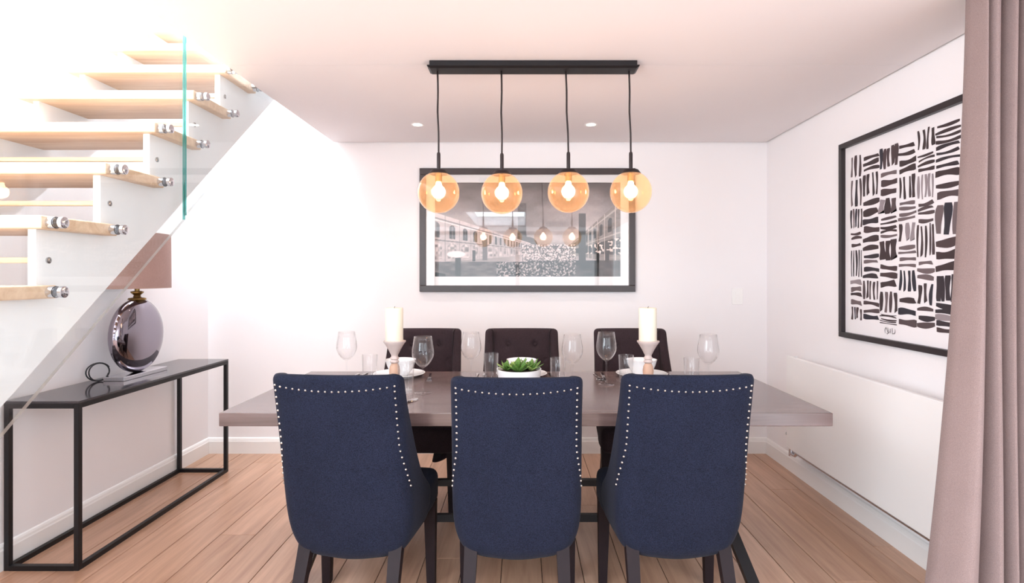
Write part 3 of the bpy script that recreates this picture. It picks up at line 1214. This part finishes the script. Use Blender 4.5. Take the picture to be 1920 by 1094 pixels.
def stroke(y0, z0, y1, z1, w, col):
    """one wobbly brush stroke from (y0,z0) to (y1,z1)"""
    layer[0] += 1
    xx = -0.0063 - 0.000004 * layer[0]
    d = Vector((y1 - y0, z1 - z0))
    L = d.length
    d /= L
    nrm = Vector((-d.y, d.x))
    n = 9
    lf, rt = [], []
    bow = ra.uniform(-0.006, 0.006)
    ph = ra.uniform(0, 6)
    for k in range(n):
        t = k / (n - 1)
        e = min(1.0, min(t, 1 - t) * 9 + 0.84)
        ww = w * e * (0.86 + 0.2 * math.sin(t * 5 + ph))
        c = Vector((y0, z0)) + d * (L * t) + nrm * (bow * math.sin(t * PI))
        lf.append(c + nrm * ww / 2)
        rt.append(c - nrm * ww / 2)
    if ra.random() < 0.3:
        rt[-1] = rt[-1] - d * w * 0.5
    quad_strip(lf, rt, lin(col), xx)


# cells: strokes in little woven blocks; local y: +AW is the far (left in view) end
ncol, nrow = 7, 9
cols = [AW - 0.075]
for k in range(ncol):
    cols.append(cols[-1] - ra.uniform(0.10, 0.16))
sc_ = (2 * AW - 0.15) / (cols[0] - cols[-1])
cols = [AW - 0.075 - (cols[0] - c) * sc_ for c in cols]
ztop, zbot = AH - 0.085, -AH + 0.105
for ci in range(ncol):
    ya, yb2 = cols[ci], cols[ci + 1]
    zz = ztop + ra.uniform(-0.02, 0.02)
    ri = 0
    while zz > zbot + 0.02:
        hgt = ra.uniform(0.085, 0.155)
        zn = max(zz - hgt, zbot - 0.01)
        if zn - zbot < 0.035:
            zn = zbot - 0.005
        vert = (ci + ri) % 2 == (0 if ra.random() < 0.86 else 1)
        nst = ra.choice([3, 3, 4, 4, 5])
        base = ra.choices(inks, wts)[0]
        heavy = ra.random() < 0.25
        if vert:
            p = (ya - yb2) / nst
            for s in range(nst):
                yc = ya - p * (s + 0.5) + ra.uniform(-0.1, 0.1) * p
                w = p * (ra.uniform(0.9, 1.15) if heavy else ra.uniform(0.45, 0.85))
                col = base if ra.random() < 0.75 else ra.choices(inks, wts)[0]
                stroke(yc + ra.uniform(-.15, .15) * p, zz - ra.uniform(0, 0.012), yc + ra.uniform(-.2, .2) * p, zn + ra.uniform(0, 0.012), w, col)
        else:
            p = (zz - zn) / nst
            for s in range(nst):
                zc = zz - p * (s + 0.5) + ra.uniform(-0.1, 0.1) * p
                w = p * (ra.uniform(0.9, 1.15) if heavy else ra.uniform(0.45, 0.85))
                col = base if ra.random() < 0.75 else ra.choices(inks, wts)[0]
                stroke(ya - ra.uniform(0, 0.012), zc + ra.uniform(-.2, .2) * p, yb2 + ra.uniform(0, 0.012), zc + ra.uniform(-.2, .2) * p, w, col)
        zz = zn - ra.uniform(0.002, 0.008)
        ri += 1
# scribbled signature under the strokes
for k, (dy, dz, ey, ez) in enumerate(((0, 0, -.004, .030), (-.004, .030, -.016, .008), (-.018, .03, -.022, .002), (-.022, .002, -.036, .026), (-.036, .026, -.04, .004), (-.05, .03, -.052, .002), (-.052, .002, -.066, .004), (-.066, .004, -.07, .026), (-.008, .004, -.02, .004))):
    stroke(0.165 + dy, -AH + 0.055 + dz, 0.165 + ey, -AH + 0.055 + ez, 0.004, (60, 50, 54))
make('print', bm, M['print'], art)

# ------------------------------------------------------------------ radiator on the right wall
rad = thing('radiator', 'long flat white panel radiator low on the right wall', 'radiator', (XR - 0.003, 2.78, 0.205))
box('front_panel', (-0.105, -0.090, -0.80, 0.80, 0.0, 0.588), M['radiator'], rad, bev=0.004)
box('back_panel', (-0.050, -0.036, -0.785, 0.785, 0.012, 0.575), M['radiator'], rad, bev=0.003)
bm = bmesh.new()
for k in range(56):
    yy = -0.77 + 1.54 * k / 55
    add_box(bm, -0.092, -0.048, yy - 0.002, yy + 0.002, 0.03, 0.565)
tag(make('convector_fins', bm, M['radiator'], rad), kind='stuff')
box('end_cover', (-0.104, -0.036, 0.788, 0.798, 0.004, 0.584), M['radiator'], rad, bev=0.002)
for yy in (-0.6, 0.6):
    box('bracket', (-0.04, 0.0, yy - 0.02, yy + 0.02, 0.08, 0.50), M['radiator'], rad)
bm = bmesh.new()
add_tube(bm, [(-0.07, 0.74, 0.008), (-0.07, 0.74, -0.03), (-0.07, 0.755, -0.04), (-0.07, 0.81, -0.042)], 0.011, 10)
add_tube(bm, [(-0.07, 0.81, -0.058), (-0.07, 0.81, 0.012)], [0.015, 0.013], 12)
add_tube(bm, [(-0.07, 0.81, -0.04), (-0.02, 0.825, -0.04), (0, 0.825, -0.04)], 0.009, 10)
make('valve', bm, M['chrome'], rad, smooth=40)
bm = bmesh.new()
add_tube(bm, [(-0.088, 0.802, 0.085), (-0.088, 0.812, 0.085)], 0.016, 12)
make('bleed_plug', bm, M['steel'], rad, smooth=40)
bm = bmesh.new()
add_tube(bm, [(-0.075, -0.79, -0.018), (-0.075, 0.74, -0.018)], 0.0085, 10)
make('pipe', bm, M['steel'], rad, smooth=40)

# light switch
sw = thing('light_switch', 'small white double light switch on the far wall right of the photograph', 'switch', ((1382 - 978) / 255.4, YB, 1.3 - 38 / 255.4))
box('plate', (-0.040, 0.040, -0.009, -0.001, -0.060, 0.060), M['plastic'], sw, bev=0.003)
for zz in (-0.026, 0.026):
    box('rocker', (-0.014, 0.014, -0.013, -0.008, zz - 0.020, zz + 0.020), M['plastic'], sw, bev=0.002)

# ------------------------------------------------------------------ curtain
cur = bmesh.new()
valleys = [1.530, 1.596, 1.640, 1.700, 1.745, 1.79]


def edge_x(z):
    t = (2.27 - z) / 2.0
    return 1.503 - 0.040 * t - 0.098 * t * t


rows_ = []
for iz in range(41):
    z = 0.012 + (2.262 - 0.012) * iz / 40
    pts = []
    e = edge_x(z)
    tb = (2.27 - z) / 2.26
    vs_ = [e] + [v - 0.02 * tb * math.exp(-k * 0.9) + 0.004 * math.sin(z * 2.2 + k * 2) for k, v in enumerate(valleys)]
    for k in range(len(vs_) - 1):
        a, b = vs_[k], vs_[k + 1]
        amp = (0.10 if k == 0 else 0.088) * (0.92 + 0.12 * math.sin(z * 1.7 + k)) + 0.35 * max(0, (b - a) - 0.06)
        n = 14
        for q_ in range(n):
            t = q_ / n
            # rounded crest left of centre, long steep flank running back on the right
            sh = math.sin(PI * min(1.0, t / 0.36) / 2) if t < 0.36 else math.cos(PI * (t - 0.36) / 0.64 / 2) ** 0.9
            pts.append((a + (b - a) * t, 1.895 - amp * sh, z))
    pts.append((vs_[-1], 1.885, z))
    # turned-back leading hem
    first = pts[0]
    pts = [(first[0] + 0.035, 1.915, z), (first[0] + 0.008, 1.905, z)] + pts
    rows_.append([cur.verts.new(p) for p in pts])
for a, b in zip(rows_, rows_[1:]):
    for k in range(len(a) - 1):
        cur.faces.new((a[k], a[k + 1], b[k + 1], b[k]))
co = make('curtain', cur, M['curtain'], smooth=0)
md = co.modifiers.new('cloth', 'SOLIDIFY')
md.thickness = 0.003
tag(co, 'full-length taupe curtain hanging in folds at the right edge', 'curtain')

# ------------------------------------------------------------------ tableware
def on_table(u, Y):
    """x on the table for something seen at column u and depth Y"""
    return (u - 978) * Y / 1050.0


# wine glasses
def wine_glass(label, x, y, grp='wine glasses on the table'):
    t = thing('wine_glass', label, 'glass', (x, y, TH), group=grp)
    bm = bmesh.new()
    bowl = [(0.0045, 0.118), (0.014, 0.122), (0.028, 0.134), (0.040, 0.150), (0.0485, 0.170), (0.0505, 0.185), (0.049, 0.205), (0.0445, 0.232), (0.040, 0.262), (0.0388, 0.262), (0.0434, 0.232), (0.0478, 0.205), (0.0493, 0.185), (0.0472, 0.171), (0.0388, 0.152), (0.027, 0.137), (0.012, 0.126), (0.0, 0.1245)]
    add_lathe(bm, bowl, 28)
    make('bowl', bm, M['clear_glass'], t, smooth=0)
    bm = bmesh.new()
    add_lathe(bm, [(0.0045, 0.118), (0.0034, 0.10), (0.0032, 0.03), (0.006, 0.010), (0.012, 0.005)], 12)
    make('stem', bm, M['clear_glass'], t, smooth=0)
    bm = bmesh.new()
    add_lathe(bm, [(0.0, 0.0005), (0.038, 0.0005), (0.0395, 0.002), (0.036, 0.0035), (0.012, 0.005), (0, 0.005)], 28)
    make('foot', bm, M['clear_glass'], t, smooth=40)
    return t


wg = wine_glass('clear wine glass furthest left, behind the left navy chair', on_table(650, 2.80), 2.80)
for u, Y, lab in ((793, 2.58, 'clear wine glass just right of the left candle, its foot in full view'),
                  (883, 2.79, 'clear wine glass left of the succulent bowl, standing before the white wall'),
                  (1073, 2.67, 'clear wine glass right of the succulent bowl, its foot hidden by the middle navy chair'),
                  (1137, 2.78, 'clear wine glass left of the right candle, in front of the dark chair'),
                  (1328, 2.67, 'clear wine glass furthest right, behind the right navy chair')):
    c = copy_tree(wg)
    c.location = (on_table(u, Y), Y, TH)
    c['label'] = lab

# tumblers
tm = bmesh.new()
add_lathe(tm, [(0, 0.001), (0.030, 0.001), (0.033, 0.006), (0.0385, 0.138), (0.037, 0.140), (0.0362, 0.138), (0.031, 0.014), (0, 0.012)], 28)
tum = make('tumbler', tm, M['clear_glass'], smooth=40)
tum.location = (on_table(693, 2.86), 2.86, TH)
tag(tum, 'clear tumbler furthest left, by the white plate', 'glass', 'water tumblers on the table')
for u, Y, lab in ((761, 2.59, 'clear tumbler in front of the left candlestick, beside the left navy chair'),
                  (921, 2.90, 'clear tumbler just left of the succulent bowl'),
                  (1046, 2.74, 'clear tumbler just right of the succulent bowl'),
                  (1174, 2.84, 'clear tumbler left of the right candlestick by the white bowl'),
                  (1297, 2.74, 'clear tumbler furthest right, behind the right navy chair')):
    c = tum.copy()
    COL.objects.link(c)
    c.location = (on_table(u, Y), Y, TH)
    c['label'] = lab

# plates and bowls
pm = bmesh.new()
add_lathe(pm, [(0, 0.0), (0.085, 0.0), (0.09, 0.003), (0.135, 0.020), (0.137, 0.022), (0.134, 0.0235), (0.09, 0.0075), (0, 0.006)], 48)
plate = make('dinner_plate', pm, M['porcelain'], smooth=40)
plate.location = (-0.655, 3.0, TH)
tag(plate, 'white dinner plate at the far setting behind the left candlestick', 'plate', 'white dinner plates')
for xx, yy, lab in ((0.0, 3.0, 'white dinner plate behind the succulent bowl'), (0.643, 3.0, 'white dinner plate at the far setting behind the right candlestick')):
    c = plate.copy()
    COL.objects.link(c)
    c.location = (xx, yy, TH)
    c['label'] = lab
bmb = bmesh.new()
add_lathe(bmb, [(0, 0.0), (0.038, 0.0), (0.042, 0.006), (0.060, 0.028), (0.072, 0.055), (0.080, 0.082), (0.081, 0.085), (0.077, 0.084), (0.068, 0.056), (0.056, 0.032), (0, 0.012)], 40)
bowl = make('bowl', bmb, M['porcelain'], smooth=40)
bowl.location = (-0.648, 3.0, TH + 0.0085)
tag(bowl, 'white porcelain bowl on the plate behind the left candlestick', 'bowl', 'white bowls on dinner plates')
for xx, lab in ((0.0, 'white porcelain bowl on the plate behind the succulents'), (0.643, 'white porcelain bowl on the plate behind the right candlestick')):
    c = bowl.copy()
    COL.objects.link(c)
    c.location = (xx, 3.0, TH + 0.0085)
    c['label'] = lab

# candlesticks with pillar candles
def candlestick(x, y, label):
    t = thing('candlestick', label, 'candlestick', (x, y, TH), group='turned wooden candlesticks')
    bm = bmesh.new()
    add_lathe(bm, [(0, 0.0), (0.048, 0.0), (0.050, 0.008), (0.044, 0.016), (0.030, 0.022), (0.018, 0.030), (0.018, 0.036)], 28)
    make('foot', bm, M['pale_wood'], t, smooth=50)
    bm = bmesh.new()
    add_lathe(bm, [(0.0, 0.034), (0.016, 0.035), (0.020, 0.045), (0.024, 0.062), (0.026, 0.085), (0.023, 0.105), (0.017, 0.118), (0.013, 0.122), (0, 0.122)], 28)
    make('baluster', bm, M['warm_wood'], t, smooth=50)
    bm = bmesh.new()
    add_lathe(bm, [(0, 0.121), (0.017, 0.122), (0.0215, 0.127), (0.0215, 0.131), (0.017, 0.136), (0.016, 0.139), (0.0215, 0.143), (0.0215, 0.148), (0.016, 0.153), (0.016, 0.160), (0.020, 0.168), (0.030, 0.188), (0.044, 0.212), (0.053, 0.224), (0.053, 0.229), (0.048, 0.230), (0.044, 0.227), (0, 0.226)], 32)
    make('cup', bm, M['pale_wood'], t, smooth=50)
    return t


candlestick(-0.610, 2.69, 'turned wooden candlestick under the left pillar candle')
candlestick(0.608, 2.69, 'turned wooden candlestick under the right pillar candle')
for xx, lab in ((-0.612, 'cream pillar candle on the left candlestick'), (0.606, 'cream pillar candle on the right candlestick')):
    t = thing('pillar_candle', lab, 'candle', (xx, 2.69, TH + 0.2265), group='cream pillar candles')
    bm = bmesh.new()
    add_lathe(bm, [(0, 0.0), (0.0415, 0.0), (0.0425, 0.003), (0.0425, 0.156), (0.041, 0.160), (0.036, 0.161), (0.022, 0.157), (0, 0.156)], 32)
    make('wax', bm, M['candle'], t, smooth=50)
    bm = bmesh.new()
    add_tube(bm, [(0, 0, 0.155), (0.001, 0, 0.163), (0.004, 0, 0.168)], 0.0012, 6)
    make('wick', bm, M['wick'], t)

# bowl of succulents
pl = thing('succulent_bowl', 'white bowl of green succulents in the middle of the table', 'plant', (-0.012, 2.66, TH))
bm = bmesh.new()
add_lathe(bm, [(0, 0.0), (0.080, 0.0), (0.088, 0.006), (0.098, 0.045), (0.105, 0.092), (0.106, 0.100), (0.102, 0.100), (0.100, 0.092), (0.0945, 0.066), (0, 0.066)], 44)
make('pot', bm, M['porcelain'], pl, smooth=40)
bm = bmesh.new()
add_lathe(bm, [(0, 0.090), (0.05, 0.089), (0.098, 0.086), (0.096, 0.074), (0, 0.072)], 28)
make('soil', bm, M['soil'], pl, smooth=0)


def leaf_mesh(name, ln, wd, mat):
    bm = bmesh.new()
    n = 7
    top, bot = [], []
    rows = []
    for i in range(n + 1):
        t = i / n
        w = wd * (math.sin(PI * min(1, 0.16 + 0.84 * t) ** 1.35) ** 0.8) if t < 1 else 0.0004
        up = 0.12 * ln * t * t
        th = 0.006 * (1 - t * 0.8)
        rows.append([Vector((t * ln, -w, up + 0.004 * (1 - t))), Vector((t * ln, 0, up + th * 0.2)), Vector((t * ln, w, up + 0.004 * (1 - t))), Vector((t * ln, 0, up - th))])
    V = [[bm.verts.new(p) for p in r] for r in rows]
    for a, b in zip(V, V[1:]):
        for k in range(4):
            bm.faces.new((a[k], a[(k + 1) % 4], b[(k + 1) % 4], b[k]))
    bm.faces.new(V[0])
    bm.faces.new(list(reversed(V[-1])))
    bmesh.ops.recalc_face_normals(bm, faces=bm.faces)
    me = bpy.data.meshes.new(name)
    bm.to_mesh(me)
    bm.free()
    for p in me.polygons:
        p.use_smooth = True
    me.materials.append(mat)
    return me


lm = [leaf_mesh('leaf', 0.075, 0.0125, M['leaf']), leaf_mesh('leaf_pale', 0.062, 0.0135, M['leaf_pale'])]
rl = random.Random(3)
for (rx, ry, sc, kind) in ((-0.002, -0.035, 1.0, 0), (-0.058, 0.006, 0.78, 0), (0.058, 0.004, 0.85, 0), (-0.02, 0.05, 0.8, 1), (0.04, 0.055, 0.75, 1)):
    for ring, (nn, tilt, k2) in enumerate(((7, 0.42, 1.0), (6, 0.82, 0.86), (4, 1.2, 0.62))):
        for k in range(nn):
            o = bpy.data.objects.new('leaf', lm[kind] if rl.random() < 0.8 else lm[1 - kind])
            COL.objects.link(o)
            o.parent = pl
            o.location = (rx, ry, 0.091)
            az = 2 * PI * k / nn + ring * 0.45 + rl.uniform(-0.15, 0.15)
            o.rotation_euler = (0, -(tilt + rl.uniform(-0.12, 0.12)), az)
            s = 1.12 * sc * k2 * rl.uniform(0.85, 1.1)
            o.scale = (s, s, s)


# cutlery
def cut_mesh(kind):
    bm = bmesh.new()
    def strip(sec):
        V = []
        for y, w, z, th in sec:
            V.append([bm.verts.new((-w, y, z)), bm.verts.new((w, y, z)), bm.verts.new((w * 0.8, y, z + th)), bm.verts.new((-w * 0.8, y, z + th))])
        for a, b in zip(V, V[1:]):
            for k in range(4):
                bm.faces.new((a[k], a[(k + 1) % 4], b[(k + 1) % 4], b[k]))
        bm.faces.new(V[0])
        bm.faces.new(list(reversed(V[-1])))
    if kind == 'spoon':
        strip([(-0.10, 0.004, 0.001, 0.003), (-0.09, 0.009, 0.001, 0.003), (-0.02, 0.004, 0.004, 0.003), (0.03, 0.003, 0.006, 0.003), (0.045, 0.010, 0.003, 0.003), (0.06, 0.018, 0.001, 0.003), (0.08, 0.020, 0.001, 0.003), (0.095, 0.014, 0.002, 0.003), (0.102, 0.004, 0.004, 0.003)])
    elif kind == 'fork':
        strip([(-0.10, 0.004, 0.001, 0.003), (-0.09, 0.009, 0.001, 0.003), (-0.02, 0.004, 0.004, 0.003), (0.03, 0.003, 0.006, 0.003), (0.05, 0.012, 0.003, 0.003), (0.065, 0.013, 0.002, 0.003)])
        for xx in (-0.0105, -0.0035, 0.0035, 0.0105):
            add_box(bm, xx - 0.0015, xx + 0.0015, 0.064, 0.105, 0.003, 0.005)
    else:
        strip([(-0.115, 0.005, 0.0005, 0.005), (-0.10, 0.009, 0.0005, 0.006), (-0.01, 0.007, 0.0005, 0.006), (0.0, 0.008, 0.001, 0.003), (0.08, 0.009, 0.001, 0.002), (0.11, 0.003, 0.001, 0.002)])
    bmesh.ops.recalc_face_normals(bm, faces=bm.faces)
    me = bpy.data.meshes.new(kind)
    bm.to_mesh(me)
    bm.free()
    me.materials.append(M['steel'])
    for p in me.polygons:
        p.use_smooth = True
    me.set_sharp_from_angle(angle=math.radians(35))
    return me


CM = {k: cut_mesh(k) for k in ('spoon', 'fork', 'knife')}


def cutlery(kind, x, y, rz, label):
    o = bpy.data.objects.new(kind, CM[kind])
    COL.objects.link(o)
    o.location = (x, y, TH)
    o.rotation_euler = (0, 0, rz)
    return tag(o, label, kind, 'steel cutlery on the table')


for nm, cx in (('left', -0.655), ('middle', 0.0), ('right', 0.643)):
    where = {'left': 'behind the left candlestick', 'middle': 'behind the succulents', 'right': 'behind the right candlestick'}[nm]
    cutlery('fork', cx + 0.165, 2.99, PI + 0.12, 'steel fork right of the far white plate ' + where)
    cutlery('knife', cx - 0.205, 2.99, PI - 0.05, 'steel knife left of the far white plate ' + where)
    cutlery('spoon', cx - 0.238, 2.99, PI + 0.05, 'steel spoon left of the far white plate ' + where)
cutlery('spoon', -0.500, 2.36, -0.42, 'steel spoon on the near table edge beside the left navy chair')
